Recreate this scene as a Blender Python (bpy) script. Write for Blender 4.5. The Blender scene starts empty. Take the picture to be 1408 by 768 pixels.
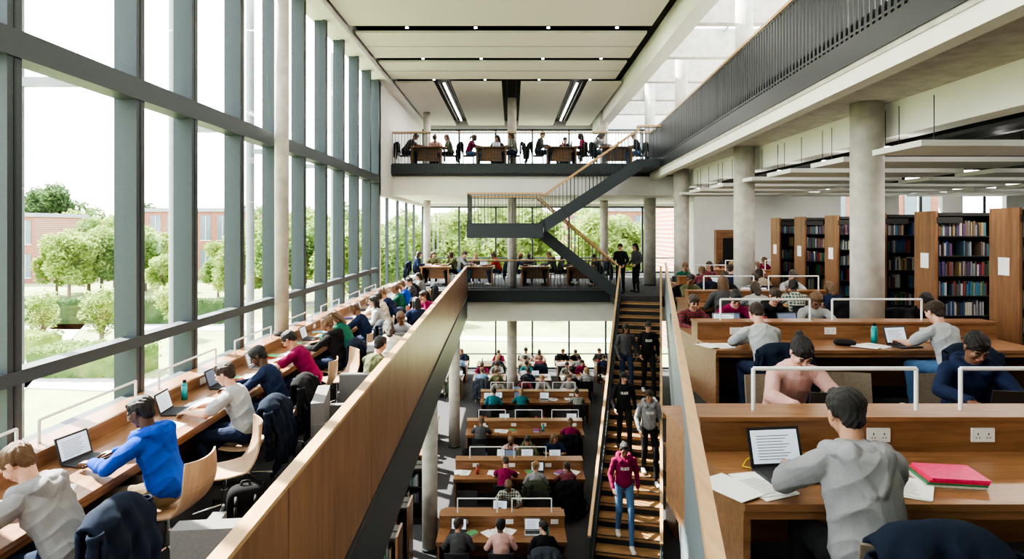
import bpy, math, random
import numpy as np
from mathutils import Vector, Matrix
R=random.Random(11)
COL=bpy.context.scene.collection
F=860.0

# ---------------------------------------------------------------- materials
_mc={}
def nodes(name):
    m=bpy.data.materials.new(name); m.use_nodes=True
    nt=m.node_tree; b=nt.nodes['Principled BSDF']
    return m,nt,b
def plain(name,c,rough=0.6,metal=0.0,bump=0.0,scale=40,var=0.12,spec=0.5,sss=0.0):
    if name in _mc: return _mc[name]
    m,nt,b=nodes(name)
    b.inputs['Roughness'].default_value=rough; b.inputs['Metallic'].default_value=metal
    b.inputs['Specular IOR Level'].default_value=spec
    if sss:
        b.inputs['Subsurface Weight'].default_value=sss; b.inputs['Subsurface Radius'].default_value=(.02,.008,.004); b.inputs['Subsurface Scale'].default_value=.5
    tc=nt.nodes.new('ShaderNodeTexCoord'); n=nt.nodes.new('ShaderNodeTexNoise')
    n.inputs['Scale'].default_value=scale; n.inputs['Detail'].default_value=3
    nt.links.new(tc.outputs['Object'],n.inputs['Vector'])
    r=nt.nodes.new('ShaderNodeValToRGB')
    r.color_ramp.elements[0].position=0.3; r.color_ramp.elements[1].position=0.7
    r.color_ramp.elements[0].color=(c[0]*(1-var),c[1]*(1-var),c[2]*(1-var),1)
    r.color_ramp.elements[1].color=(min(1,c[0]*(1+var)),min(1,c[1]*(1+var)),min(1,c[2]*(1+var)),1)
    nt.links.new(n.outputs['Fac'],r.inputs['Fac']); nt.links.new(r.outputs['Color'],b.inputs['Base Color'])
    if bump>0:
        bp=nt.nodes.new('ShaderNodeBump'); bp.inputs['Strength'].default_value=bump; bp.inputs['Distance'].default_value=0.01
        nt.links.new(n.outputs['Fac'],bp.inputs['Height']); nt.links.new(bp.outputs['Normal'],b.inputs['Normal'])
    _mc[name]=m; return m
def striped(name,c1,c2,axis='Z',scale=9,plaid=False):
    if name in _mc: return _mc[name]
    m,nt,b=nodes(name); b.inputs['Roughness'].default_value=.9; b.inputs['Specular IOR Level'].default_value=.2
    tc=nt.nodes.new('ShaderNodeTexCoord'); w=nt.nodes.new('ShaderNodeTexWave'); w.bands_direction=axis; w.inputs['Scale'].default_value=scale; w.inputs['Distortion'].default_value=.6
    r=nt.nodes.new('ShaderNodeValToRGB'); r.color_ramp.interpolation='CONSTANT'; r.color_ramp.elements[0].color=(*c1,1); r.color_ramp.elements[1].color=(*c2,1); r.color_ramp.elements[1].position=.55
    nt.links.new(tc.outputs['Object'],w.inputs['Vector'])
    if plaid:
        w2=nt.nodes.new('ShaderNodeTexWave'); w2.bands_direction='X'; w2.inputs['Scale'].default_value=scale; nt.links.new(tc.outputs['Object'],w2.inputs['Vector'])
        a=nt.nodes.new('ShaderNodeMath'); a.operation='MULTIPLY'; nt.links.new(w.outputs['Fac'],a.inputs[0]); nt.links.new(w2.outputs['Fac'],a.inputs[1]); nt.links.new(a.outputs[0],r.inputs['Fac']); r.color_ramp.elements[1].position=.35; r.color_ramp.interpolation='LINEAR'
    else: nt.links.new(w.outputs['Fac'],r.inputs['Fac'])
    nt.links.new(r.outputs[0],b.inputs['Base Color']); _mc[name]=m; return m
def wood(name,c1,c2,sc=(7,0.7,7),rough=0.35):
    if name in _mc: return _mc[name]
    m,nt,b=nodes(name); b.inputs['Roughness'].default_value=rough
    tc=nt.nodes.new('ShaderNodeTexCoord'); mp=nt.nodes.new('ShaderNodeMapping'); mp.inputs['Scale'].default_value=sc
    n=nt.nodes.new('ShaderNodeTexNoise'); n.inputs['Scale'].default_value=3.0; n.inputs['Detail'].default_value=8; n.inputs['Distortion'].default_value=0.6
    n2=nt.nodes.new('ShaderNodeTexNoise'); n2.inputs['Scale'].default_value=0.8
    r=nt.nodes.new('ShaderNodeValToRGB'); r.color_ramp.elements[0].position=0.3; r.color_ramp.elements[1].position=0.72
    r.color_ramp.elements[0].color=(*c1,1); r.color_ramp.elements[1].color=(*c2,1)
    nt.links.new(tc.outputs['Object'],mp.inputs['Vector']); nt.links.new(mp.outputs['Vector'],n.inputs['Vector'])
    nt.links.new(tc.outputs['Object'],n2.inputs['Vector'])
    mx=nt.nodes.new('ShaderNodeMix'); mx.data_type='FLOAT'; mx.inputs[0].default_value=0.25
    nt.links.new(n.outputs['Fac'],mx.inputs[2]); nt.links.new(n2.outputs['Fac'],mx.inputs[3])
    nt.links.new(mx.outputs[0],r.inputs['Fac']); nt.links.new(r.outputs['Color'],b.inputs['Base Color'])
    _mc[name]=m; return m
def emis(name,c,s):
    m,nt,b=nodes(name); b.inputs['Base Color'].default_value=(*c,1)
    b.inputs['Emission Color'].default_value=(*c,1); b.inputs['Emission Strength'].default_value=s
    return m
def glassmat():
    m=bpy.data.materials.new('window_glass'); m.use_nodes=True; nt=m.node_tree; nt.nodes.clear()
    o=nt.nodes.new('ShaderNodeOutputMaterial'); t=nt.nodes.new('ShaderNodeBsdfTransparent'); g=nt.nodes.new('ShaderNodeBsdfGlossy')
    t.inputs['Color'].default_value=(0.97,0.99,0.99,1); g.inputs['Roughness'].default_value=0.02
    x=nt.nodes.new('ShaderNodeMixShader'); x.inputs[0].default_value=0.04
    nt.links.new(t.outputs[0],x.inputs[1]); nt.links.new(g.outputs[0],x.inputs[2]); nt.links.new(x.outputs[0],o.inputs[0]); return m
def leafmat(name,c):
    m=bpy.data.materials.new(name); m.use_nodes=True; nt=m.node_tree; nt.nodes.clear()
    o=nt.nodes.new('ShaderNodeOutputMaterial'); d=nt.nodes.new('ShaderNodeBsdfDiffuse'); t=nt.nodes.new('ShaderNodeBsdfTranslucent')
    tc=nt.nodes.new('ShaderNodeTexCoord'); n=nt.nodes.new('ShaderNodeTexNoise'); n.inputs['Scale'].default_value=1.2
    r=nt.nodes.new('ShaderNodeValToRGB'); r.color_ramp.elements[0].position=.3; r.color_ramp.elements[1].position=.7
    r.color_ramp.elements[0].color=(c[0]*.65,c[1]*.7,c[2]*.65,1); r.color_ramp.elements[1].color=(c[0]*1.3,c[1]*1.25,c[2]*1.2,1)
    nt.links.new(tc.outputs['Object'],n.inputs['Vector']); nt.links.new(n.outputs['Fac'],r.inputs['Fac'])
    nt.links.new(r.outputs[0],d.inputs[0]); nt.links.new(r.outputs[0],t.inputs[0])
    x=nt.nodes.new('ShaderNodeMixShader'); x.inputs[0].default_value=0.45
    nt.links.new(d.outputs[0],x.inputs[1]); nt.links.new(t.outputs[0],x.inputs[2]); nt.links.new(x.outputs[0],o.inputs[0]); return m

WAL=wood('walnut_wood',(0.18,0.083,0.038),(0.39,0.205,0.105))
WALV=wood('walnut_panel',(0.16,0.075,0.035),(0.33,0.172,0.088),sc=(2.2,6,0.6))
WALS=wood('shelf_wood',(0.16,0.075,0.034),(0.30,0.155,0.078),sc=(2.2,6,0.6))
WALX=wood('walnut_desk',(0.18,0.083,0.039),(0.37,0.195,0.1),sc=(0.7,7,7),rough=0.3)
OAK=wood('oak_rail',(0.38,0.225,0.10),(0.58,0.38,0.2))
BEECH=wood('beech_ply',(0.40,0.27,0.17),(0.55,0.39,0.26),sc=(5,1,1),rough=0.4)
STEEL=plain('grey_steel_paint',(0.05,0.06,0.067),0.45,0.0,var=0.05,spec=.3)
STEELM=plain('mullion_paint',(0.056,0.07,0.078),0.45,0.0,var=0.05,spec=.35)
POST=plain('post_paint',(0.30,0.33,0.35),0.5,0.0,var=0.05)
DARKST=plain('dark_steel',(0.03,0.034,0.038),0.4,0.2,var=0.05)
WHITE=plain('white_plaster',(0.74,0.73,0.70),0.8,var=0.03,scale=3)
CREAM=plain('ceiling_panel',(0.66,0.63,0.58),0.85,var=0.05,scale=90,bump=0.3)
CONC=plain('concrete',(0.46,0.435,0.395),0.75,var=0.15,scale=5,bump=0.1)
CARPET=plain('grey_carpet',(0.075,0.075,0.08),0.95,var=0.35,scale=60,bump=0.5,spec=0.1)
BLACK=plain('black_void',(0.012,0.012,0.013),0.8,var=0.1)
CHROME=plain('chrome',(0.7,0.7,0.7),0.2,1.0,var=0.02)
WMET=plain('white_metal',(0.78,0.79,0.8),0.35,0.1,var=0.02)
PLAST=plain('white_plastic',(0.8,0.8,0.8),0.4,var=0.02)
PAPER=plain('paper',(0.85,0.85,0.84),0.7,var=0.03,scale=12)
LAPG=plain('laptop_grey',(0.06,0.06,0.065),0.4,0.4,var=0.05)
LAPK=plain('laptop_keys',(0.02,0.02,0.02),0.6)
GREYF=plain('grey_fabric',(0.17,0.17,0.17),0.95,bump=0.3,scale=120)
GRASS=plain('grass',(0.27,0.31,0.135),0.95,var=0.28,scale=0.35)
PATH=plain('path_gravel',(0.5,0.48,0.45),0.95,var=0.08,scale=2)
SCREEN=emis('laptop_display',(0.6,0.68,0.78),0.45)
LAMP=emis('lamp_diffuser',(1,0.96,0.88),7)
GLASS=glassmat()
def brickmat():
    m,nt,b=nodes('brick_wall'); b.inputs['Roughness'].default_value=0.9
    tc=nt.nodes.new('ShaderNodeTexCoord'); br=nt.nodes.new('ShaderNodeTexBrick'); br.inputs['Scale'].default_value=2.0
    br.inputs['Color1'].default_value=(0.36,0.15,0.10,1); br.inputs['Color2'].default_value=(0.28,0.11,0.08,1); br.inputs['Mortar'].default_value=(0.38,0.30,0.25,1); br.inputs['Mortar Size'].default_value=.012
    mp=nt.nodes.new('ShaderNodeMapping'); mp.inputs['Rotation'].default_value=(math.pi/2,0,0)
    nt.links.new(tc.outputs['Object'],mp.inputs['Vector']); nt.links.new(mp.outputs[0],br.inputs['Vector'])
    nt.links.new(br.outputs['Color'],b.inputs['Base Color']); return m
BRICK=brickmat()

# ---------------------------------------------------------------- mesh builder
class MB:
    def __init__(s): s.v=[];s.f=[];s.m=[];s.mats=[]
    def mi(s,mat):
        if mat not in s.mats: s.mats.append(mat)
        return s.mats.index(mat)
    def add(s,vs,fs,mat):
        o=len(s.v); k=s.mi(mat); s.v.extend([tuple(v) for v in vs])
        for f in fs: s.f.append([i+o for i in f]); s.m.append(k)
    BF=[(0,3,2,1),(4,5,6,7),(0,1,5,4),(1,2,6,5),(2,3,7,6),(3,0,4,7)]
    def box(s,x0,x1,y0,y1,z0,z1,mat):
        s.add([(x0,y0,z0),(x1,y0,z0),(x1,y1,z0),(x0,y1,z0),(x0,y0,z1),(x1,y0,z1),(x1,y1,z1),(x0,y1,z1)],MB.BF,mat)
    def beam(s,p0,p1,w,h,mat,plumb=False):
        p0=Vector(p0);p1=Vector(p1);d=(p1-p0).normalized()
        side=d.cross(Vector((0,0,1)))
        if side.length<1e-4: side=Vector((1,0,0))
        side.normalize(); up=Vector((0,0,1)) if plumb else side.cross(d).normalized()
        a=side*w/2;b=up*h/2
        s.add([p0-a-b,p0+a-b,p1+a-b,p1-a-b,p0-a+b,p0+a+b,p1+a+b,p1-a+b],MB.BF,mat)
    def cyl(s,p0,p1,r,mat,r1=None,n=12):
        p0=Vector(p0);p1=Vector(p1);r1=r if r1 is None else r1
        d=(p1-p0).normalized(); u=d.orthogonal().normalized(); w=d.cross(u)
        vs=[]
        for p,q in((p0,r),(p1,r1)):
            for i in range(n):
                t=2*math.pi*i/n; vs.append(p+(u*math.cos(t)+w*math.sin(t))*q)
        fs=[(i,(i+1)%n,n+(i+1)%n,n+i) for i in range(n)]+[tuple(range(n-1,-1,-1)),tuple(range(n,2*n))]
        s.add(vs,fs,mat)
    def tube(s,pts,r,mat,n=8):
        for a,b in zip(pts[:-1],pts[1:]): s.cyl(a,b,r,mat,n=n)
    def prism(s,poly,z0,z1,mat):
        n=len(poly); vs=[(x,y,z0) for x,y in poly]+[(x,y,z1) for x,y in poly]
        s.add(vs,[tuple(range(n-1,-1,-1)),tuple(range(n,2*n))]+[(i,(i+1)%n,n+(i+1)%n,n+i) for i in range(n)],mat)
    def sheet(s,fn,nu,nv,th,mat):
        P=[[Vector(fn(i/nu,j/nv)) for j in range(nv+1)] for i in range(nu+1)]
        N=[]
        for i in range(nu+1):
            row=[]
            for j in range(nv+1):
                a=P[min(i+1,nu)][j]-P[max(i-1,0)][j]; b=P[i][min(j+1,nv)]-P[i][max(j-1,0)]
                row.append(a.cross(b).normalized())
            N.append(row)
        vs=[P[i][j] for i in range(nu+1) for j in range(nv+1)]+[P[i][j]-N[i][j]*th for i in range(nu+1) for j in range(nv+1)]
        K=(nu+1)*(nv+1); id=lambda i,j:i*(nv+1)+j; fs=[]
        for i in range(nu):
            for j in range(nv):
                q=(id(i,j),id(i+1,j),id(i+1,j+1),id(i,j+1)); fs.append(q); fs.append(tuple(K+a for a in reversed(q)))
        for i in range(nu):
            fs.append((id(i,0),K+id(i,0),K+id(i+1,0),id(i+1,0))); fs.append((id(i+1,nv),K+id(i+1,nv),K+id(i,nv),id(i,nv)))
        for j in range(nv):
            fs.append((id(0,j+1),K+id(0,j+1),K+id(0,j),id(0,j))); fs.append((id(nu,j),K+id(nu,j),K+id(nu,j+1),id(nu,j+1)))
        s.add(vs,fs,mat)
    def mesh(s,name,smooth=False):
        me=bpy.data.meshes.new(name); me.from_pydata(s.v,[],s.f)
        for m in s.mats: me.materials.append(m)
        me.polygons.foreach_set('material_index',s.m)
        if smooth: me.polygons.foreach_set('use_smooth',[True]*len(s.f))
        me.update(); return me
    def obj(s,name,loc=(0,0,0),rot=0,bevel=0,smooth=False):
        o=inst(name,s.mesh(name,smooth),loc,rot)
        if bevel:
            b=o.modifiers.new('bevel','BEVEL'); b.width=bevel; b.segments=2; b.limit_method='ANGLE'
        return o
def inst(name,me,loc,rot=0,sc=1.0):
    o=bpy.data.objects.new(name,me); o.location=loc; o.rotation_euler=(0,0,rot)
    o.scale=(sc,sc,sc) if not isinstance(sc,tuple) else sc
    COL.objects.link(o); return o

# ---------------------------------------------------------------- plan geometry
ZL=-0.55; ZB=-4.5; ZU=4.45; CZ=7.2; XW=-4.3; YB=30.0
def XE(y): return 0.68+(y-2.09)*0.2365
def XP(y): return -1.14-(y-2.6)*0.0225
def XU(y): return 3.65+0.056*y

# floors
b=MB(); b.box(XW-0.3,18,-4,YB,ZB-0.2,ZB,CARPET); b.obj('floor')
b=MB(); b.prism([(XW-.2,-4),(XP(-4)-.08,-4),(XP(22.3)-.08,22.3),(XW-.2,22.3)],ZL-0.35,ZL,CARPET)
b.box(XW-.2,XP(20)-.3,2.,22.,ZL-0.42,ZL-0.35,WHITE); b.obj('floor_left_mezzanine')
b=MB(); b.prism([(XE(-4),-4),(18,-4),(18,21.5),(8,21.5),(8,22.3),(XE(20.5)-1.55,22.3),(XE(20.5)-1.55,20.6),(XE(20.6),20.6)],-0.35,0,CARPET); b.obj('floor_right_mezzanine')
b=MB(); b.box(XW-.2,8,22.3,YB,-0.35,0,CARPET); b.box(XW-.2,8,22.5,YB,-1.1,-0.35,WHITE); b.obj('floor_rear_mezzanine')
b=MB(); b.box(XW-.2,8,22.3,YB,4.1,ZU,CARPET); b.box(XW-.2,8,22.5,YB,3.42,4.1,WHITE)
b.box(XW,XU(22.3),22.22,22.32,4.18,ZU+.06,STEEL); b.obj('floor_upper_balcony')
b=MB(); b.prism([(XU(-4),-4),(18,-4),(18,22.3),(XU(22.3),22.3)],4.12,ZU,CONC); b.obj('floor_upper_right')
b=MB(); b.box(5.75,6.1,-4,22.3,3.6,4.12,WHITE)
b.beam((XU(-4)+.12,-4,4.03),(XU(22.3)+.12,22.3,4.03),.2,.2,WHITE); b.obj('beam_right')

# main ceiling
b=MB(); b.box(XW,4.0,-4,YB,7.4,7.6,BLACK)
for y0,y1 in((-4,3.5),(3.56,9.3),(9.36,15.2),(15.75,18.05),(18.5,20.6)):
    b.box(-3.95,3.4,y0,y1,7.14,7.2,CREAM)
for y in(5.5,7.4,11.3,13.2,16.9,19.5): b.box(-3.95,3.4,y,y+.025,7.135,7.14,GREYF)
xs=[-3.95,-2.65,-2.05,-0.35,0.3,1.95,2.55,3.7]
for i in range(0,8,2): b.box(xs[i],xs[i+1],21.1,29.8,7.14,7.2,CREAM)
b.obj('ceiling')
b=MB()
for x in(-2.35,2.25): b.box(x-.035,x+.035,21.6,29,7.22,7.26,LAMP)
for x in(-2.35,-.02,2.25):
    b.box(x-.012-.15,x-.15,21.2,29.6,7.18,7.24,STEEL); b.box(x+.15,x+.162,21.2,29.6,7.18,7.24,STEEL)
for y in(9.33,15.48,18.28,20.85):
    for x in(-2.6,-.9,.9,2.6): b.cyl((x,y,7.2),(x,y,7.17),.04,LAMP)
b.obj('ceiling_light')
b=MB(); b.box(XW-.3,XW+.28,-4,YB,7.0,7.7,WHITE); b.obj('trim_1')
b=MB(); b.prism([(3.62,-4),(4.0,-4),(4.25,YB),(3.85,YB)],6.75,8.3,WHITE); b.obj('beam_skylight_edge')
# skylight
b=MB()
for y in np.arange(-3,30,3.1): b.box(3.9,8.2,y,y+.3,7.35,8.2,CONC)
for x in(5.1,6.3,7.4): b.box(x,x+.06,-4,30,8.12,8.25,POST)
b.box(4.0,8.2,-4,30,8.26,8.28,GLASS); b.obj('window_skylight')
b=MB(); b.box(8.0,8.2,-4,YB,ZU,8.3,WHITE); b.obj('wall_right_upper')
b=MB(); b.box(17.9,18.1,-4,21.6,ZB,4.12,WHITE); b.obj('wall_right')
b=MB(); b.box(XW-.3,18,-4.2,-4,ZB,8.3,WHITE); b.obj('wall_front')
# back right wall with door & windows
b=MB()
b.box(6.3,6.95,21.5,21.7,0,4.1,WHITE); b.box(7.95,10.6,21.5,21.7,0,4.1,WHITE); b.box(6.95,7.95,21.5,21.7,2.2,4.1,WHITE)
b.box(10.6,18,21.5,21.7,3.75,4.1,WHITE); b.box(10.6,18,21.5,21.7,0,0.6,WHITE)
for x in(10.6,12.6,14.8,17): b.box(x,x+.7,21.5,21.7,0.6,3.75,WHITE)
b.obj('wall_back_right')
b=MB(); b.box(6.96,7.01,21.48,21.6,0,2.19,BEECH);b.box(7.89,7.94,21.48,21.6,0,2.19,BEECH); b.box(7.01,7.89,21.5,21.55,0,2.18,WALX); b.box(7.25,7.65,21.48,21.5,1.0,1.9,BLACK); b.cyl((7.75,21.42,1.0),(7.75,21.5,1.0),.02,CHROME); b.obj('door_1')
b=MB()
for x in(11.9,14.1,16.3): b.box(x-.03,x+.03,21.55,21.62,.6,3.75,DARKST)
b.box(10.6,18,21.58,21.6,.6,3.75,GLASS); b.obj('window_back_right')
# back wall
b=MB(); b.box(XW,8,YB,YB+.2,-1.5,0.1,WHITE); b.box(XW,8,YB,YB+.2,3.3,ZU+.1,WHITE); b.box(XW,8,YB,YB+.2,7.0,8.3,WHITE)
b.box(8,18,YB,YB+.2,ZB,.1,WHITE); b.obj('wall_back')
b=MB(); b.box(8,8.2,21.7,YB,ZB,ZU,WHITE); b.obj('wall_back_side')
b=MB()
for z0,z1 in((ZB,-1.5),(.1,3.3),(ZU+.1,7.0)):
    for x in np.arange(XW,8.1,1.76): b.box(x-.04,x+.04,YB,YB+.14,z0,z1,STEELM)
    b.box(XW,8,YB,YB+.14,z0,z0+.08,STEELM); b.box(XW,8,YB,YB+.14,z1-.08,z1,STEELM); b.box(XW,8,YB,YB+.12,z0+.7,z0+.75,STEELM)
    b.box(XW,8,YB+.06,YB+.08,z0,z1,GLASS)
b.obj('window_back')
# left glazing
b=MB()
ys=[-3.4,-1.9,-.4,1.1,2.5,3.9,5.37,7.19,8.42,9.9,11.4,12.9,14.4,15.9,17.4,18.9,20.1]
for y in ys:
    w=.11 if y in(5.37,7.19) else .07
    b.box(XW-.24,XW,y-w/2,y+w/2,ZB,7.2,STEELM)
    b.box(XW-.05,XW+.03,y-.08,y+.08,ZB,7.2,STEELM)
    b.box(XW-.02,XW+.035,y-.012,y+.012,ZB,7.2,DARKST)
for z,h,d in((3.8,.24,.2),(.92,.12,.12),(.28,.08,.1),(ZB+.1,.2,.1),(-.72,.4,.2)):
    b.box(XW-d,XW+.05,-4,20.1,z-h/2,z+h/2,STEELM)
b.box(XW-.12,XW-.1,-4,20.1,ZB,7.1,GLASS)
b.obj('window_left')
b=MB()
for y in(4.6,6.1,9.3,12.2,15.2,18.2): b.cyl((XW-1.1,y+.7,ZB),(XW-1.1,y+.7,7.5),.08,POST,n=16); b.beam((XW-1.1,y+.7,3.8),(XW-.2,y+.7,3.8),.06,.1,POST)
b.obj('facade_post')
b=MB(); b.box(XW-.2,XW,20.1,YB,3.3,7.6,WHITE); b.box(XW-.2,XW,20.1,YB,-1.2,.15,WHITE); b.box(XW-.2,XW,20.1,YB,ZB,-3.6,WHITE); b.box(XW-.2,XW,20.1,20.5,-1.2,7.6,WHITE); b.obj('wall_left')
b=MB()
for y in(22,24,26,28): b.box(XW-.15,XW-.05,y-.05,y+.05,.15,3.3,STEELM)
b.box(XW-.11,XW-.09,20.5,YB,.15,3.3,GLASS); b.obj('window_left_rear')

# columns
def column(x,y,z0,z1,r):
    b=MB(); b.cyl((x,y,z0),(x,y,z1),r,CONC,n=32)
    b.cyl((x,y,z0),(x,y,z0+.06),r+.015,STEEL,n=32)
    o=b.obj('concrete_column',smooth=False)
    for p in o.data.polygons:
        if len(p.vertices)==4: p.use_smooth=True
for y in(9.55,14.6,20.0,24.6): column(5.42,y,0,4.12,.235)
for y in(9.55,14.6,20.0,24.6): column(5.42,y,ZU,8.0,.2); column(5.42,y,ZB,-.35,.22)
column(-4.05,11.0,ZL+.9,7.15,.12)
column(-1.72,13.1,ZB,ZL-.35,.16); column(-1.78,19.3,ZB,ZL-.35,.17)
column(0,23.6,ZB,-1.1,.19);column(0,23.6,0,3.42,.17);column(0,23.9,ZU,7.2,.17)
column(-3.6,26.5,0,3.42,.15); column(3.9,26.5,0,3.42,.17); column(3.9,26.5,ZU,7.2,.17); column(-3.6,26.5,ZU,7.2,.15)

# wood parapet
b=MB()
y0,y1=-1.0,22.3
def off(y,d): return XP(y)+d
n=11
for i in range(n):
    a=y0+(y1-y0)*i/n; c=y0+(y1-y0)*(i+1)/n-.008
    b.prism([(off(a,-.05),a),(off(a,0),a),(off(c,0),c),(off(c,-.05),c)],-.12,.87,WALV)
b.prism([(off(y0,-.07),y0),(off(y0,-.05),y0),(off(y1,-.05),y1),(off(y1,-.07),y1)],ZL,.87,WALV)
b.prism([(off(y0,-.075),y0),(off(y0,.006),y0),(off(y1,.006),y1),(off(y1,-.075),y1)],.87,.895,OAK)
b.prism([(off(y0,-.07),y0),(off(y0,-.01),y0),(off(y1,-.01),y1),(off(y1,-.07),y1)],-.93,-.14,STEEL)
b.prism([(off(y0,-.07),y0),(off(y0,.03),y0),(off(y1,.03),y1),(off(y1,-.07),y1)],-.17,-.13,DARKST)
b.obj('wood_parapet')

# balustrades
def balustrade(name,p0,p1,h=1.1,sp=.11,barw=.012,bard=.05,mat=STEEL,rail=OAK,fascia=.35,railh=.05,rw=.06,base=True):
    b=MB(); p0=Vector(p0);p1=Vector(p1); L=(p1-p0).length; d=(p1-p0)/L
    up=Vector((0,0,1))
    k=int(L/sp)
    for i in range(k+1):
        p=p0+d*(L*i/k)
        b.beam(p-up*.05,p+up*(h-railh/2),barw,bard,mat)
    b.beam(p0+up*h,p1+up*h,rw,railh,rail)
    b.beam(p0+up*(h-railh),p1+up*(h-railh),rw*.6,.02,mat)
    if base: b.beam(p0+up*.08,p1+up*.08,.03,.03,mat)
    if fascia: b.beam(p0-up*(fascia/2-.03),p1-up*(fascia/2-.03),.05,fascia,mat)
    return b.obj(name)
BALR=plain('balustrade_light_steel',(.17,.20,.22),.35,.2,var=.04)
balustrade('balustrade',(XE(0),0,0),(XE(20.5),20.5,0),sp=.13,bard=.04,mat=BALR)
balustrade('balustrade',(XP(22.3),22.28,0),(3.5,22.28,0),fascia=.42)
balustrade('balustrade',(XW+.04,22.28,ZU),(XU(22.3),22.28,ZU),h=1.2,fascia=.0)
balustrade('balustrade',(XU(-3),-3,ZU),(XU(22.3),22.3,ZU),sp=.125,bard=.055,barw=.03,fascia=.3,h=1.15,mat=DARKST)
b=MB(); b.beam((XU(-3)+.03,-3,ZU+.1),(XU(22.3)+.03,22.3,ZU+.1),.03,.22,STEEL); b.obj('trim_2')

# main stair
def stair(name,top,bot,w,n,left=True,right=True,mat=WALX,hr=.98):
    b=MB(); T=Vector(top);B=Vector(bot); h=Vector((B.x-T.x,B.y-T.y,0)); L=h.length; h/=L; side=h.cross(Vector((0,0,1)))
    rise=(T.z-B.z)/n; run=L/n
    for i in range(n):
        c=T+h*(run*(i+.5)); z=T.z-rise*(i+1)
        if i==n-1: continue
        p=Vector((c.x,c.y,z-.025))
        b.beam(p-side*w/2,p+side*w/2,run+.03,.05,mat)
        q=Vector((c.x,c.y,z+.002))+h*(run*.5-.0)
        b.beam(q-side*w/2,q+side*w/2,.03,.014,DARKST)
        q=Vector((c.x,c.y,z-rise/2-.03))+h*(run*.5-.02)
        b.beam(q-side*w/2,q+side*w/2,.012,rise,mat if i%1 else DARKST,plumb=True)
    for sd,on in((-1,left),(1,right)):
        o=side*sd*(w/2+.03)
        b.beam(T+o-Vector((0,0,.16)),B+o-Vector((0,0,.02)),.05,.36,STEEL)
        if on:
            m=int(L/.12)
            for i in range(m+1):
                p=T+(B-T)*(i/m)+o; b.beam(p,p+Vector((0,0,hr)),.014,.03,STEEL)
            b.beam(T+o+Vector((0,0,hr)),B+o+Vector((0,0,hr)),.06,.06,OAK)
    return b.obj(name)
TREAD=wood('stair_tread',(0.27,0.145,0.065),(0.5,0.31,0.16),sc=(.7,7,7))
stair('main_staircase',(XE(20.5)-.83,20.5,0),(XE(11.5)-.83,11.5,ZB),1.25,26,mat=TREAD)
# upper switchback stair
stair('upper_staircase',(4.1,20.6,ZU),(1.0,20.6,2.3),1.05,12,mat=TREAD)
stair('upper_staircase',(.9,21.75,2.3),(3.6,21.75,0),1.0,13,mat=TREAD)
b=MB(); b.box(-1.4,1.02,20.02,22.2,2.1,2.3,WHITE); b.box(-1.45,1.0,19.98,20.05,1.92,2.36,STEEL); b.box(-1.45,-1.38,20,22.25,1.92,2.36,STEEL);b.box(-1.45,.95,22.2,22.25,1.92,2.36,STEEL)
b.box(4.0,XU(20)+.1,20.0,22.3,4.2,ZU,STEEL); b.obj('stair_landing')
balustrade('balustrade',(-1.42,20.02,2.3),(1.0,20.02,2.3),fascia=0,h=1.05)
balustrade('balustrade',(-1.42,20.02,2.3),(-1.42,22.2,2.3),fascia=0,h=1.05)
balustrade('balustrade',(-1.42,22.2,2.3),(.9,22.2,2.3),fascia=0,h=1.05)
balustrade('balustrade',(4.0,20.02,ZU),(XU(20),20.02,ZU),fascia=0,h=1.05)

# ---------------------------------------------------------------- furniture
def metal_rail(b,x0,x1,y,z,h=.28,axis='x'):
    P=(lambda t,zz:(t,y,zz)) if axis=='x' else (lambda t,zz:(y,t,zz))
    b.tube([P(x0,z),P(x0,z+h),P(x1,z+h),P(x1,z)],.014,WMET,n=10)
def socket(b,x,y,z,axis='y'):
    w,h=.075,.045
    b.box(x-w,x+w,y-.012,y,z-h,z+h,PLAST)
    for s in(-.035,.035):
        b.box(x+s-.003,x+s+.003,y-.014,y-.012,z+.0,z+.015,BLACK); b.box(x+s-.014,x+s-.006,y-.014,y-.012,z-.02,z-.014,BLACK); b.box(x+s+.006,x+s+.014,y-.014,y-.012,z-.02,z-.014,BLACK)
def study_desk(x0,x1,y0,y1,z,railL=1.4,rails=True,sock=1.25,r0=.35,s0=.5):
    b=MB(); ym=(y0+y1)/2
    b.box(x0,x1,y0,ym-.14,z+.71,z+.75,WALX); b.box(x0,x1,ym+.14,y1,z+.71,z+.75,WALX)
    b.box(x0,x1,ym-.14,ym+.14,z+.66,z+.95,WALX); b.box(x0-.01,x1+.01,ym-.16,ym+.16,z+.95,z+.98,WALX)
    b.box(x0+.02,x0+.06,y0+.08,y1-.08,z,z+.71,WALX); b.box(x1-.06,x1-.02,y0+.08,y1-.08,z,z+.71,WALX)
    b.box(x0+.06,x1-.06,ym-.02,ym+.02,z+.1,z+.71,WALX)
    b.box(x0,x1,y0+.02,y0+.05,z+.66,z+.71,WALX); b.box(x0,x1,y1-.05,y1-.02,z+.66,z+.71,WALX)
    t=x0+s0
    while t<x1-.1: socket(b,t,ym-.14,z+.86); t+=sock
    if rails:
        t=x0+r0
        while t<x1-.6:
            metal_rail(b,t,min(t+railL-.3,x1-.1),ym,z+.98); t+=railL
    return b.obj('study_desk',bevel=.006)
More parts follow.
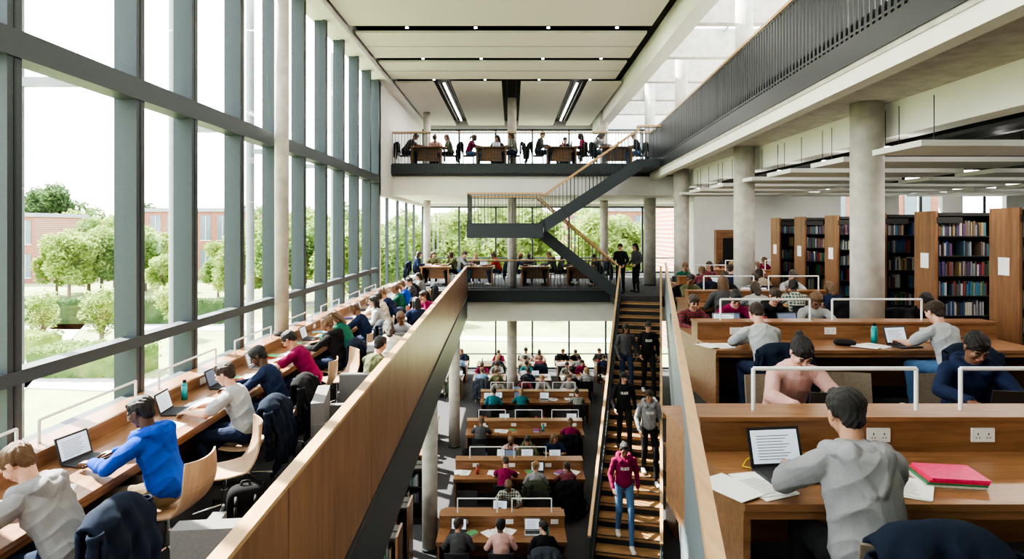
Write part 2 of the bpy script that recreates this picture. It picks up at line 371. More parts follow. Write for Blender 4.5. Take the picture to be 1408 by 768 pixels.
def office_chair_mesh():
    b=MB()
    def f(u,v):
        t=u; x=(v-.5)*.46
        if t<.5: y=.22-.40*(t/.5); z=.455-.02*math.sin(t/.5*math.pi)
        else:
            k=(t-.5)/.5
            y=-.18-.10*math.sin(min(k*math.pi*.8,math.pi/2))-.05*k; z=.455+.42*k**1.15
        w=1-.12*max(0,(t-.75)/.25)**2-.06*max(0,(.15-t)/.15)
        k2=max(0,(t-.45)/.55); y+=.05*k2*((v-.5)*2)**2; z+=.012*((v-.5)*2)**2
        return(x*w,y,z)
    b.sheet(f,18,8,.014,BEECH)
    b.cyl((0,0,.43),(0,0,.1),.022,CHROME); b.cyl((0,0,.26),(0,0,.1),.032,CHROME); b.box(-.12,.12,-.1,.1,.425,.435,DARKST)
    for i in range(5):
        a=2*math.pi*i/5+.3; e=(math.cos(a)*.27,math.sin(a)*.27,.07)
        b.cyl((0,0,.12),e,.018,CHROME,r1=.012); b.cyl((e[0],e[1]-.012,.03),(e[0],e[1]+.012,.03),.03,LAPK,n=12); b.cyl(e,(e[0],e[1],.04),.008,CHROME)
    return b.mesh('office_chair',smooth=False)
def side_chair_mesh(mat):
    b=MB()
    def f(u,v):
        t=u; x=(v-.5)*.45
        if t<.5: y=.22-.42*(t/.5); z=.455
        else: k=(t-.5)/.5; y=-.20-.10*k; z=.455+.40*k**1.2
        y+=.04*max(0,(t-.5)*2)*((v-.5)*2)**2
        return(x,y,z)
    b.sheet(f,12,6,.018,mat)
    for sx in(-.2,.2):
        b.tube([(sx,.2,0),(sx,.18,.44),(sx,-.18,.44),(sx*1.05,-.25,0)],.012,CHROME)
    return b.mesh('side_chair')
OC=office_chair_mesh(); SC=side_chair_mesh(plain('taupe_shell',(.22,.18,.14),.5)); SC2=side_chair_mesh(plain('black_shell',(.03,.03,.035),.5))
def smoothall(me):
    me.polygons.foreach_set('use_smooth',[True]*len(me.polygons))
def jacket_mesh(mat,seed):
    b=MB(); rr=random.Random(seed); ph=[rr.random()*6 for _ in range(6)]
    def f(u,v):
        x=(v-.5)*.54; top=.93
        if u<.25: y=-.19-.02*u/.25; z=.62+(top-.62)*(u/.25)
        elif u<.4: a=(u-.25)/.15*math.pi; y=-.21-.06*(1-math.cos(a)); z=top+.035*math.sin(a)
        else: k=(u-.4)/.6; y=-.34-.05*math.sin(k*3)-.05*k; z=top-.66*k
        s=abs(v-.5)*2; z-=.08*s**3; 
        cr=abs(math.sin(9*v+ph[0]+3*u+.8*math.sin(7*u)))**.6
        y+=(.035*cr+.014*math.sin(23*v+ph[1]-7*u)+.012*math.sin(31*u+6*v))*(-1 if u>.4 else 0.3)
        x*=1+.06*math.sin(5*u+ph[2]); z+=.02*math.sin(7*v+ph[3])*(u>.8)
        return(x,y,z)
    b.sheet(f,40,34,.035,mat)
    for s in(-1,1):
        def g(u,v,s=s):
            a=v*2*math.pi; r=.055-.012*u+.006*math.sin(34*u)
            return(s*(.26+.03*math.sin(u*3))+r*math.cos(a), -.33-.02*u+r*.8*math.sin(a), .86-.5*u)
        b.sheet(g,24,12,.01,mat)
    m=b.mesh('jacket'); smoothall(m); return m
def cloth(name,c): return plain(name,c,.92,bump=.18,scale=220,var=.10,spec=.15)
JK=[jacket_mesh(cloth('navy_cloth',(.016,.023,.042)),1),jacket_mesh(cloth('black_cloth',(.015,.015,.017)),2),jacket_mesh(cloth('slate_cloth',(.05,.06,.075)),3),jacket_mesh(cloth('olive_cloth',(.05,.06,.04)),4)]
def laptop_mesh(mat=None,scr=SCREEN):
    mat=mat or LAPG
    b=MB(); b.box(-.16,.16,-.11,.11,0,.016,mat); b.box(-.14,.14,-.04,.09,.016,.018,LAPK)
    a=math.radians(17)
    def sc(x,t,o): return(x,.11+math.sin(a)*t+o*math.cos(a),.016+math.cos(a)*t-o*math.sin(a))
    vs=[sc(-.16,0,0),sc(.16,0,0),sc(.16,.22,0),sc(-.16,.22,0),sc(-.16,0,.008),sc(.16,0,.008),sc(.16,.22,.008),sc(-.16,.22,.008)]
    b.add(vs,MB.BF,mat)
    b.add([sc(-.15,.012,-.001),sc(.15,.012,-.001),sc(.15,.21,-.001),sc(-.15,.21,-.001)],[(0,1,2,3)],LAPK)
    b.add([sc(-.143,.02,-.0015),sc(.143,.02,-.0015),sc(.143,.203,-.0015),sc(-.143,.203,-.0015)],[(0,1,2,3)],scr)
    for i in range(9): b.add([sc(-.11,.04+.016*i,-.002),sc(.05+.02*(i%3),.04+.016*i,-.002),sc(.05+.02*(i%3),.044+.016*i,-.002),sc(-.11,.044+.016*i,-.002)],[(0,1,2,3)],GREYF)
    return b.mesh('laptop')
LAP=laptop_mesh(); LAPS=laptop_mesh(plain('laptop_silver',(.5,.5,.52),.35,.7,var=.02)); LAPD=laptop_mesh(LAPG,emis('laptop_display_dim',(.12,.16,.24),.6))
def paper_mesh():
    b=MB()
    for i,(dx,dy,a) in enumerate(((0,0,.05),(.03,.02,-.12),(-.16,.03,.2))):
        c,s=math.cos(a),math.sin(a); pts=[(dx+c*x-s*y,dy+s*x+c*y) for x,y in((-.105,-.148),(.105,-.148),(.105,.148),(-.105,.148))]
        b.prism(pts,.001+.004*i,.004+.004*i,PAPER)
    for k in range(9): b.box(-.07,.06-.01*(k%3),-.1+.022*k,-.097+.022*k,.0121,.0124,LAPG)
    return b.mesh('paper_sheets')
PAP=paper_mesh()
def book_mesh(c,nm):
    b=MB(); m=plain(nm,c,.5)
    b.box(-.09,.09,-.125,.125,0,.003,m); b.box(-.085,.088,-.12,.12,.003,.025,PAPER); b.box(-.09,.09,-.125,.125,.025,.028,m); b.box(-.092,-.086,-.125,.125,0,.028,m)
    b.box(-.085,.085,-.1,.13,.028,.036,plain(nm+'_b',(c[2]*.6+.1,c[0]*.5+.1,c[1]+.1),.5)); return b.mesh('textbook')
BK=[book_mesh((.5,.06,.05),'bk_red'),book_mesh((.05,.15,.4),'bk_blue'),book_mesh((.05,.3,.15),'bk_green'),book_mesh((.6,.4,.1),'bk_yellow')]
def bottle_mesh(c,nm):
    b=MB(); b.cyl((0,0,0),(0,0,.17),.034,plain(nm,c,.3),n=20); b.cyl((0,0,.17),(0,0,.2),.034,plain(nm,c,.3),r1=.018,n=20); b.cyl((0,0,.2),(0,0,.23),.02,BLACK,n=16); m=b.mesh('water_bottle'); smoothall(m); return m
BT=[bottle_mesh((.02,.30,.32),'teal_bottle'),bottle_mesh((.6,.6,.62),'steel_bottle'),bottle_mesh((.4,.05,.05),'red_bottle')]
def clutter(x,y,z,rot=0,n=3):
    for i in range(n):
        k=R.random(); xx=x+R.uniform(-.08,.08)+(i-(n-1)/2)*.27; yy=y+R.uniform(-.05,.05)
        if k<.4: inst('paper_sheets',PAP,(xx,yy,z),rot+R.uniform(-.6,.6))
        elif k<.65: inst('textbook',R.choice(BK),(xx,yy,z),rot+R.uniform(-.8,.8))
        elif k<.8: inst('water_bottle',R.choice(BT),(xx,yy,z))
        else: inst('laptop',R.choice([LAP,LAPS,LAPD]),(xx,yy,z),rot+R.uniform(-.2,.2))
def backpack_mesh():
    b=MB()
    def f(u,v):
        th=v*2*math.pi; ph=-math.pi/2+u*math.pi
        cx=math.cos(ph); n=.55
        sg=lambda q:math.copysign(abs(q)**n,q)
        return(.16*sg(math.cos(th))*abs(cx)**.5,.11*sg(math.sin(th))*abs(cx)**.5,.2+.2*sg(math.sin(ph)))
    b.sheet(f,14,20,.005,cloth('black_cloth',(.015,.015,.017)))
    b.box(-.11,.11,.09,.15,.06,.22,cloth('slate_cloth',(.05,.06,.075)))
    b.tube([(-.04,0,.39),(-.03,0,.44),(.03,0,.44),(.04,0,.39)],.01,BLACK)
    for s in(-.08,.08): b.tube([(s,-.1,.34),(s,-.17,.28),(s,-.17,.14),(s,-.1,.05)],.014,BLACK)
    m=b.mesh('backpack'); smoothall(m); return m
BP=backpack_mesh()
def lounge_mesh():
    b=MB(); b.box(-.36,.36,-.3,.4,.14,.42,GREYF); b.box(-.4,.4,-.42,-.28,.1,.85,GREYF); b.box(-.42,-.32,-.4,.36,.1,.62,GREYF); b.box(.32,.42,-.4,.36,.1,.62,GREYF)
    for x in(-.34,.34):
        for y in(-.34,.34): b.cyl((x,y,0),(x,y,.12),.018,CHROME)
    return b.mesh('lounge_chair')
LC=lounge_mesh()

# ---------------------------------------------------------------- people
def cap_mesh(p0,p1,r0,r1,lat,n=16):
    p0=np.array(p0,float);p1=np.array(p1,float);a=p1-p0;L=np.linalg.norm(a); a=a/L
    u=np.array(lat,float);u=u-a*np.dot(u,a)
    if np.linalg.norm(u)<1e-3: u=np.array((0,1.,0))-a*a[1]
    u/=np.linalg.norm(u);v=np.cross(a,u)
    vs=[];K=4
    rings=[]
    for j in range(1,K+1):
        t=-math.pi/2+math.pi/2*j/K; rings.append((p0+a*math.sin(t)*min(r0),r0,math.cos(t)))
    for j in range(0,K):
        t=math.pi/2*j/K; rings.append((p1+a*math.sin(t)*min(r1),r1,math.cos(t)))
    vs.append(p0-a*min(r0))
    for c,r,k in rings:
        for i in range(n):
            th=2*math.pi*i/n; vs.append(c+u*math.cos(th)*r[0]*k+v*math.sin(th)*r[1]*k)
    vs.append(p1+a*min(r1)); fs=[]
    for i in range(n): fs.append((0,1+(i+1)%n,1+i))
    for k in range(len(rings)-1):
        for i in range(n): fs.append((1+k*n+i,1+k*n+(i+1)%n,1+(k+1)*n+(i+1)%n,1+(k+1)*n+i))
    e=len(vs)-1;o=1+(len(rings)-1)*n
    for i in range(n): fs.append((o+i,o+(i+1)%n,e))
    return vs,fs
def cap_sdf(P,p0,p1,r0,r1,lat):
    p0=np.array(p0,float);p1=np.array(p1,float);a=p1-p0;L=np.linalg.norm(a);a=a/L
    u=np.array(lat,float);u=u-a*np.dot(u,a)
    if np.linalg.norm(u)<1e-3: u=np.array((0,1.,0))-a*a[1]
    u/=np.linalg.norm(u);v=np.cross(a,u)
    q=P-p0; t=np.clip(q@a/L,0,1); rx=r0[0]+(r1[0]-r0[0])*t; ry=r0[1]+(r1[1]-r0[1])*t; rm=np.minimum(rx,ry)
    w=q-np.outer(t*L,a)
    return (np.sqrt((w@u/rx)**2+(w@v/ry)**2+(w@a/rm)**2)-1)*rm
SK,TOP,PAN,HAIR,SHOE,LIP,EYE,PRINT=range(8)
def person_prims(pose,hair,sleeve,hood,bulk=0.0):
    pr=[]
    def c(p0,p1,r0,r1,m,lat=(1,0,0)):
        if not isinstance(r0,tuple): r0=(r0,r0)
        if not isinstance(r1,tuple): r1=(r1,r1)
        if np.linalg.norm(np.array(p1,float)-np.array(p0,float))<1e-4: p1=(p1[0],p1[1],p1[2]+.002)
        pr.append((tuple(p0),tuple(p1),r0,r1,m,lat))
    seated=pose.startswith('s')
    g=.010+bulk
    if seated:
        lean={'s_type':.14,'s_write':.22,'s_up':.07,'s_side':.12,'s_read':.17,'s_turn':.10,'s_deep':.27}[pose]
        pitch,yaw={'s_type':(.38,0),'s_write':(.75,.0),'s_up':(.1,.25),'s_side':(.3,-.5),'s_read':(.6,.2),'s_turn':(.15,.8),'s_deep':(.85,-.15)}[pose]
        pel=np.array((0,0,.57)); wa=np.array((0,lean*.3,.72)); ch=np.array((0,lean*.75,.90-lean*.08)); nb=np.array((0,lean*1.1,1.03-lean*.15))
        hips=[(s*.09,.02,.56) for s in(-1,1)]; kn=[(s*.13,.43,.53) for s in(-1,1)]; an=[(s*.13,.38,.10) for s in(-1,1)]
        sh=[np.array((s*.17,nb[1]-.01,nb[2]-.065)) for s in(-1,1)]
        el=[np.array((s*.26,lean+.17,.80)) for s in(-1,1)]; wr=[np.array((s*.13,lean+.40,.785)) for s in(-1,1)]
        if pose in('s_write','s_deep'): wr[0]=np.array((-.02,lean+.34,.785)); wr[1]=np.array((.16,lean+.36,.785))
        if pose=='s_side': el[0]=np.array((-.2,lean+.28,.80)); wr[0]=np.array((-.10,lean+.17,1.0))
        if pose in('s_up','s_turn'): el=[np.array((s*.27,.12,.76)) for s in(-1,1)]; wr=[np.array((s*.10,.33,.785)) for s in(-1,1)]
        feet=[(an[i],(an[i][0],an[i][1]+.15,.045)) for i in(0,1)]
    else:
        yaw=0
        pel=np.array((0,0,.95)); wa=np.array((0,.0,1.10)); ch=np.array((0,.01,1.28)); nb=np.array((0,.015,1.44))
        hips=[(s*.09,0,.93) for s in(-1,1)]
        if pose=='w_walk':
            kn=[(-.10,.20,.52),(.10,.10,.50)]; an=[(-.10,.26,-.06),(.10,-.06,.10)]
            feet=[(an[0],(-.11,.42,-.12)),(an[1],(.11,.10,.045))]
            el=[np.array((-.25,-.08,1.12)),np.array((.25,.02,1.12))]; wr=[np.array((-.26,.0,.88)),np.array((.23,.2,.94))]
        else:
            kn=[(s*.10,.03,.50) for s in(-1,1)]; an=[(s*.11,0,.10) for s in(-1,1)]; feet=[(an[i],(an[i][0],.15,.045)) for i in(0,1)]
            el=[np.array((s*.25,-.03,1.12)) for s in(-1,1)]; wr=[np.array((s*.2,.16,.98)) for s in(-1,1)]
        sh=[np.array((s*.17,nb[1]-.01,nb[2]-.065)) for s in(-1,1)]
        pitch=.15
    # legs
    for i in(0,1):
        c(hips[i],kn[i],.088,.062,PAN); c(kn[i],an[i],.060,.044,PAN); c((kn[i][0],kn[i][1]-.02,kn[i][2]-.08),(np.array(kn[i])*.6+np.array(an[i])*.4-np.array((0,.02,0))),.05,.052,PAN)
        f0,f1=feet[i]; c((f0[0],f0[1]-.03,f1[2]),f1,(.04,.038),(.045,.03),SHOE); c(f0,(f0[0],f0[1]+.03,f1[2]+.01),.042,.04,SHOE)
    c(pel-np.array((.06,0,.02)),pel+np.array((.06,0,-.02)),(.11,.10),(.11,.10),PAN,(0,0,1))
    # torso
    c(pel+np.array((0,0,.03)),wa,(.150+g*1.3,.112+g*1.3),(.135+g*1.2,.10+g*1.2),TOP)
    c(wa,ch,(.135+g*1.2,.10+g*1.2),(.150+g,.112+g),TOP)
    up=nb*.45+ch*.55
    c(ch,up,(.150+g,.112+g),(.145+g,.098+g),TOP)
    c(up,nb-np.array((0,0,.03)),(.135+g,.088+g),(.07+g,.058+g),TOP)
    for i,s in enumerate((-1,1)):
        c(nb+np.array((s*.05,-.01,-.04)),sh[i],.050+g*.6,.054+g*.5,TOP)
        c(sh[i],el[i],.052+g*.6,.042+g*.6,TOP)
        if sleeve=='long': c(el[i],el[i]*.08+wr[i]*.92,.043+g*.6,.032+g*.3,TOP); c(el[i]*.15+wr[i]*.85,wr[i],.031+g*.4,.03+g*.3,TOP)
        else: pr[-1]=(pr[-1][0],tuple(sh[i]*.3+el[i]*.7),pr[-1][2],(.052+g,.052+g),TOP,(1,0,0)); c(sh[i]*.5+el[i]*.5,el[i],.045,.04,SK); c(el[i],wr[i],.041,.027,SK)
        # hand
        d=wr[i]-el[i]; d/=np.linalg.norm(d)
        if seated and not(pose=='s_side' and i==0):
            d=np.array((-s*.25,.95,-.05)); d/=np.linalg.norm(d); nrm=np.array((0,0,-1.))
        elif seated: d=np.array((.1,.1,.98)); d/=np.linalg.norm(d); nrm=np.array((1.,0,0))
        else: nrm=np.array((-s*1.,0,0))
        nrm=nrm-d*np.dot(nrm,d); nrm/=np.linalg.norm(nrm); lat=np.cross(d,nrm)
        if np.dot(lat,np.array((-s,0,0)) if seated else np.array((0,1.,0)))<0: lat=-lat
        w=wr[i]; k=w+d*.085
        c(w+d*.0,k,(.027,.016),(.040,.014),SK,lat)
        for j,(o,ln) in enumerate(((.030,.072),(.010,.080),(-.011,.074),(-.031,.058))):
            a0=k+lat*o-d*.01; a1=a0+d*ln*.45+nrm*.006; a2=a1+d*ln*.3+nrm*.018; a3=a2+d*ln*.18+nrm*.02
            c(a0,a1,.0095,.0088,SK,lat);c(a1,a2,.0088,.008,SK,lat);c(a2,a3,.008,.007,SK,lat)
        t0=w+d*.03+lat*.022; t1=t0+lat*.032+d*.03+nrm*.008; t2=t1+lat*.008+d*.028+nrm*.008
        c(t0,t1,.013,.011,SK,lat); c(t1,t2,.0105,.0085,SK,lat)
    # head
    cp,sp=math.cos(pitch),math.sin(pitch); Rx=np.array(((1,0,0),(0,cp,sp),(0,-sp,cp))); cy,sy=math.cos(yaw),math.sin(yaw); Rz=np.array(((cy,-sy,0),(sy,cy,0),(0,0,1)))
    M=Rz@Rx; fw=.035+.06*math.sin(pitch)+(.02 if seated else 0)
    H=nb+np.array((0,fw,.155-.035*math.sin(pitch)))
    T=lambda p:H+M@np.array(p,float); LX=tuple(M@np.array((1.,0,0)))
    def h(p0,p1,r0,r1,m,lat=LX): c(T(p0),T(p1),r0,r1,m,lat)
    c(nb-np.array((0,.0,.05)),T((0,-.025,-.045)),.056,.050,SK)
    h((0,-.028,.032),(0,.012,.032),(.072,.081),(.068,.078),SK)
    h((0,.025,.01),(0,.03,-.045),(.060,.058),(.050,.05),SK)
    h((0,.035,-.05),(0,.055,-.085),(.045,.035),(.026,.022),SK)
    for s in(-1,1):
        h((s*.034,.062,-.012),(s*.036,.052,-.035),.024,.022,SK)
        h((s*.073,-.004,-.024),(s*.079,-.012,.012),(.008,.015),(.009,.019),SK,LX)
        h((s*.018,.081,.026),(s*.046,.072,.024),.010,.009,SK)
        h((s*.026,.090,.008),(s*.038,.086,.007),.0055,.0055,EYE)
        h((s*.018,.0925,.031),(s*.046,.084,.030),.004,.0035,HAIR)
    h((0,.088,.012),(0,.106,-.018),.008,.012,SK); h((-.01,.094,-.022),(.01,.094,-.022),.009,.009,SK)
    h((-.017,.0845,-.049),(.017,.0845,-.049),.0085,.0085,LIP); h((0,.082,-.05),(0,.078,-.062),.015,.015,SK)
    # hair
    h((0,-.038,.044),(0,.004,.052),(.081,.083),(.077,.078),HAIR)
    h((0,-.056,.03),(0,-.060,-.028),(.074,.056),(.056,.042),HAIR)
    h((-.032,.058,.085),(.036,.054,.088),.018,.017,HAIR)
    for s in(-1,1): h((s*.062,-.028,.035),(s*.062,-.028,.005),.022,.016,HAIR); h((s*.067,.010,.035),(s*.069,.008,.006),.011,.007,HAIR)
    if hair=='curly':
        h((0,-.03,.06),(0,.02,.07),(.092,.088),(.082,.072),HAIR)
    if hair=='quiff':
        h((-.028,.03,.106),(.028,.042,.102),.028,.025,HAIR); h((0,-.03,.102),(0,.03,.106),(.05,.026),(.045,.026),HAIR)
    if hair=='long':
        h((0,-.075,.03),(0,-.09,-.12),(.084,.046),(.08,.036),HAIR)
        for s in(-1,1): h((s*.07,-.01,.03),(s*.08,-.02,-.12),.024,.022,HAIR)
        h((0,-.09,-.12),(0,-.095,-.22),(.08,.035),(.05,.02),HAIR)
    if hair=='bun':
        h((0,-.110,.075),(0,-.118,.08),(.036,.034),(.034,.032),HAIR)
        h((0,-.05,.03),(0,-.075,-.02),(.072,.046),(.045,.025),HAIR)
    if hair=='pony':
        h((0,-.11,.05),(0,-.15,-.02),.030,.032,HAIR); h((0,-.15,-.02),(0,-.135,-.15),.032,.014,HAIR)
    if hood:
        q=nb
        pts=[q+np.array(v) for v in((-.07,.085,-.045),(-.115,.02,.0),(-.10,-.07,.02),(0,-.115,.03),(.10,-.07,.02),(.115,.02,.0),(.07,.085,-.045))]
        for a,bb in zip(pts[:-1],pts[1:]): c(a,bb,.038,.038,TOP)
        c(q+np.array((-.07,-.11,.01)),q+np.array((-.02,-.17,-.13)),.055,.035,TOP); c(q+np.array((.07,-.11,.01)),q+np.array((.02,-.17,-.13)),.055,.035,TOP)
        c(q+np.array((0,-.14,-.0)),q+np.array((0,-.165,-.15)),(.10,.04),(.05,.03),TOP)
    return pr
_pm={}
def person_mesh(pose,hair,sleeve,hood,hi,bulk):
    key=(pose,hair,sleeve,hood,hi,bulk)
    if key in _pm: return _pm[key]
    pr=person_prims(pose,hair,sleeve,hood,bulk)
    vs=[];fs=[]
    for p in pr:
        v,f=cap_mesh(*p[:4],p[5]); o=len(vs); vs+=[tuple(x) for x in v]; fs+=[[i+o for i in q] for q in f]
    me=bpy.data.meshes.new('tmp'); me.from_pydata(vs,[],fs); ob=bpy.data.objects.new('tmp',me); COL.objects.link(ob)
    m=ob.modifiers.new('r','REMESH'); m.mode='VOXEL'; m.voxel_size=.005 if hi else .0105
    m=ob.modifiers.new('s','SMOOTH'); m.factor=.5; m.iterations=4 if hi else 1
    dg=bpy.context.evaluated_depsgraph_get(); out=bpy.data.meshes.new_from_object(ob.evaluated_get(dg))
    bpy.data.objects.remove(ob); bpy.data.meshes.remove(me)
    n=len(out.vertices); P=np.empty(n*3); out.vertices.foreach_get('co',P); P=P.reshape(-1,3)
    def classify(P):
        best=np.full(len(P),9e9);cl=np.zeros(len(P),int)
        for p in pr:
            d=cap_sdf(P,*p[:4],p[5])
            if p[4] in(EYE,LIP): d=d-.003
            if p[4]==HAIR: d=d-.003
            w=d<best; best[w]=d[w]; cl[w]=p[4]
        return cl
    cv=classify(P)
    N=np.empty(n*3); out.vertices.foreach_get('normal',N); N=N.reshape(-1,3)
    x,y,z=P.T
    w1=2.2*np.sin(8*x+5*y+2*z)+1.2*np.sin(17*x-9*z); w2=2*np.sin(9*z-6*x)+np.sin(21*y+13*z)
    r1=(1-np.abs(np.sin(11*z+9*y+w1)))**1.5; r2=(1-np.abs(np.sin(12*x-8*z+9*y+w2)))**1.6; r3=np.sin(30*z+14*x+5*np.sin(16*y))*.22
    fold=(.8*r1+.8*r2+r3-.45)
    am=np.where(cv==TOP,.0085,np.where(cv==PAN,.006,0)); hr=np.where(cv==HAIR,1,0)
    rg=np.random.RandomState(3)
    fq=1.0 if hi else .55
    hd=.0017*np.sin(fq*(210*x+5*np.sin(28*z+18*y)))+.0015*np.sin(fq*(170*y+60*x+6*np.sin(30*x)))+.0016*np.sin(50*z+40*x)+rg.uniform(-.001,.001,n)
    cuff=np.where(cv==TOP,.004,0)
    P2=P+N*(fold*am+hr*hd+cuff)[:,None]; out.vertices.foreach_set('co',P2.ravel())
    lv=np.empty(len(out.loops),int); out.loops.foreach_get('vertex_index',lv); ls=np.empty(len(out.polygons),int); out.polygons.foreach_get('loop_start',ls); lt=np.empty(len(out.polygons),int); out.polygons.foreach_get('loop_total',lt)
    ctr=np.add.reduceat(P[lv],ls,axis=0)/lt[:,None]
    cp=classify(ctr)
    if not pose.startswith('s') and hi:
        cx,cyy,cz=ctr.T; u=(cx+.08)/.016; row=(cz-1.235)/.055
        fr=u%3.3; letter=(fr<2.5)&(row>0)&(row<1)&~((fr>.8)&(fr<1.7)&(np.abs(row-.3)<.13))&~((fr>.8)&(fr<1.7)&(np.abs(row-.72)<.12))
        cp[(cp==TOP)&(cyy>.03)&(np.abs(cx)<.082)&letter]=PRINT
    for i in range(8): out.materials.append(None)
    out.polygons.foreach_set('material_index',cp.astype(np.int32)); out.polygons.foreach_set('use_smooth',[True]*len(cp))
    out.update(); out.name='person'; _pm[key]=out; return out
SKINS=[plain('skin_fair',(.58,.34,.25),.5,var=.06,sss=.08),plain('skin_tan',(.40,.22,.14),.5,var=.06,sss=.08),plain('skin_brown',(.20,.10,.058),.5,var=.06),plain('skin_dark',(.085,.042,.027),.45,var=.06)]
def hairm(n,c): return plain(n,c,.42,bump=.7,scale=330,var=.45)
HAIRS=[hairm('hair_black',(.014,.012,.011)),hairm('hair_dark_brown',(.045,.027,.016)),hairm('hair_brown',(.14,.078,.038)),hairm('hair_blond',(.32,.20,.09))]
LIPM=plain('lip',(.38,.14,.12),.4); EYEM=plain('eye_dark',(.03,.02,.015),.2); PRM=plain('shirt_print',(.75,.72,.72),.8)
TOPS={'navy':(.02,.03,.07),'black':(.018,.018,.02),'grey':(.25,.25,.26),'lgrey':(.38,.39,.40),'white':(.66,.66,.64),'maroon':(.20,.015,.065),'olive':(.12,.13,.07),'blue':(.02,.075,.40),'teal':(.03,.17,.20),'pink':(.58,.36,.33),'cream':(.55,.47,.37),'green':(.025,.12,.08),'char':(.08,.08,.085),'purple':(.11,.045,.18),'red':(.36,.04,.03),'sky':(.2,.33,.5)}
def topmat(n):
    if n=='stripe': return striped('cloth_stripe',(.6,.6,.58),(.03,.04,.08),scale=9)
    if n=='plaid': return striped('cloth_plaid',(.30,.05,.04),(.04,.05,.09),scale=7,plaid=True)
    if n=='plaidg': return striped('cloth_plaid_green',(.45,.42,.36),(.05,.10,.09),scale=6,plaid=True)
    if n=='stripe2': return striped('cloth_stripe_warm',(.5,.2,.1),(.5,.45,.36),scale=6)
    return cloth('cloth_'+n,TOPS[n])
PANTS=[cloth('denim_dark',(.028,.04,.08)),cloth('trouser_black',(.018,.018,.02)),cloth('denim_blue',(.08,.155,.29)),cloth('chino',(.21,.16,.10))]
SHOES=[plain('shoe_white',(.7,.7,.7),.5),plain('shoe_black',(.02,.02,.02),.5)]
def person(x,y,z,rot,pose='s_type',hair='short',sleeve='long',hood=False,hi=False,top='navy',skin=0,hc=0,pants=0,shoe=1,sc=1.0,bulk=0.0,name=None,prt=True,mir=False):
    me=person_mesh(pose,hair,sleeve,hood,hi,bulk)
    o=inst(name or('seated_student' if pose[0]=='s' else 'standing_student'),me,(x,y,z),rot,(-sc if mir else sc,sc,sc))
    ms=[SKINS[skin],topmat(top),PANTS[pants],HAIRS[hc],SHOES[shoe],LIPM,EYEM,PRM if prt else topmat(top)]
    for i,m in enumerate(ms): o.material_slots[i].link='OBJECT'; o.material_slots[i].material=m
    return o
VAR=[('s_type','quiff','long',True,0),('s_write','long','long',False,0),('s_read','short','short',False,0),('s_up','long','long',False,0),('s_side','short','long',False,0),('s_write','bun','long',False,0),('s_type','pony','long',False,0),('s_type','curly','short',False,0),('s_turn','short','long',False,0),('s_deep','quiff','short',False,0),('s_turn','long','short',False,0)]
TN=['navy','black','grey','lgrey','white','maroon','olive','teal','pink','char','sky','stripe','navy','green','cream','plaid','lgrey','plaidg','black','char','stripe2']
def rnd_person(x,y,z,rot,top=None,sc=1.0,jk=None,chair=None,dark=False):
    p,h,s,hd,_=R.choice(VAR)
    t=top or R.choice(TN)
    if dark: t=R.choice(['black','char','navy','red','maroon','grey','olive'])
    person(x,y,z,rot+R.uniform(-.15,.15),p,h,s,hd,False,t,R.choice([0,0,1,1,2,3]),R.choice([0,0,1,1,2,2,3]),R.choice([0,1,1,2]),R.choice([0,1]),sc*R.uniform(.95,1.05),mir=R.random()<.5)
    inst('side_chair',chair or SC2,(x,y,z),rot)
    if jk or (jk is None and R.random()<.4): inst('jacket',R.choice(JK),(x,y,z),rot)

HP=math.pi/2
# --- left counter
b=MB()
b.box(-4.0,-3.2,.8,21.5,ZL+.71,ZL+.75,WAL); b.box(-4.02,-3.96,.8,21.5,ZL+.6,ZL+.88,WAL); b.box(XW+.06,-3.95,.8,21.5,ZL+.86,ZL+.89,WAL); b.box(XW+.06,-4.0,.8,21.5,ZL,ZL+.86,WAL)
b.box(-3.26,-3.23,.8,21.5,ZL+.65,ZL+.71,WAL)
for y in np.arange(1.5,21.6,2.2): b.box(-4.0,-3.3,y-.02,y+.02,ZL,ZL+.71,WAL)
for y in np.arange(2.0,21,1.5):
    b.box(-3.96,-3.945,y-.07,y+.07,ZL+.775,ZL+.855,PLAST)
for y in(3.9,5.55,7.4,9.4,11.6,13.6,15.6,17.6): metal_rail(b,y-.1,y+1.3,-4.12,ZL+.89,h=.2,axis='y')
b.obj('window_counter_desk',bevel=.006)
LX=-2.86
def left(y,**k):
    j=k.pop('jk',None); ch=k.pop('ch',True); x=k.pop('x',LX); r=k.pop('r',HP)
    person(x,y,ZL,r,sc=k.pop('sc',1.03),**k)
    if ch: inst('office_chair',OC,(x,y,ZL),r+R.uniform(-.1,.1))
    if j is not None: inst('jacket',JK[j],(x,y,ZL),r)
left(4.15,pose='s_write',hair='quiff',hi=True,top='grey',hood=True,skin=0,hc=2,jk=0,bulk=.008,x=-2.92,sc=1.06)
left(5.2,pose='s_type',hi=True,top='blue',hood=True,skin=3,hc=0,pants=3,shoe=0,r=HP-.12,bulk=.008,sc=1.06)
left(6.75,pose='s_type',hair='quiff',hi=True,sleeve='short',top='lgrey',skin=0,hc=1,jk=0)
left(7.75,pose='s_read',hi=True,top='navy',skin=3,hc=0,jk=1)
left(9.0,pose='s_write',hi=True,sleeve='short',top='maroon',skin=1,hc=0)
tops=['black','green','navy','lgrey','cream','navy','green','blue','char','black','grey']
for i,t in enumerate(tops):
    y=10.3+i*1.02
    p,h,s,hd,_=VAR[i%len(VAR)]
    person(LX+R.uniform(-.05,.1),y,ZL,HP+R.uniform(-.2,.2),p,h,s,hd,False,t,R.choice([0,1,0,2]),R.choice([0,1,2]),R.choice([0,1]),1,1.03)
    inst('office_chair',OC,(LX,y,ZL),HP); 
    if i%2==0: inst('jacket',JK[i%4],(LX,y,ZL),HP)
inst('office_chair',OC,(LX+.1,6.0,ZL),HP+.5); inst('office_chair',OC,(LX+.15,9.65,ZL),HP+.6)
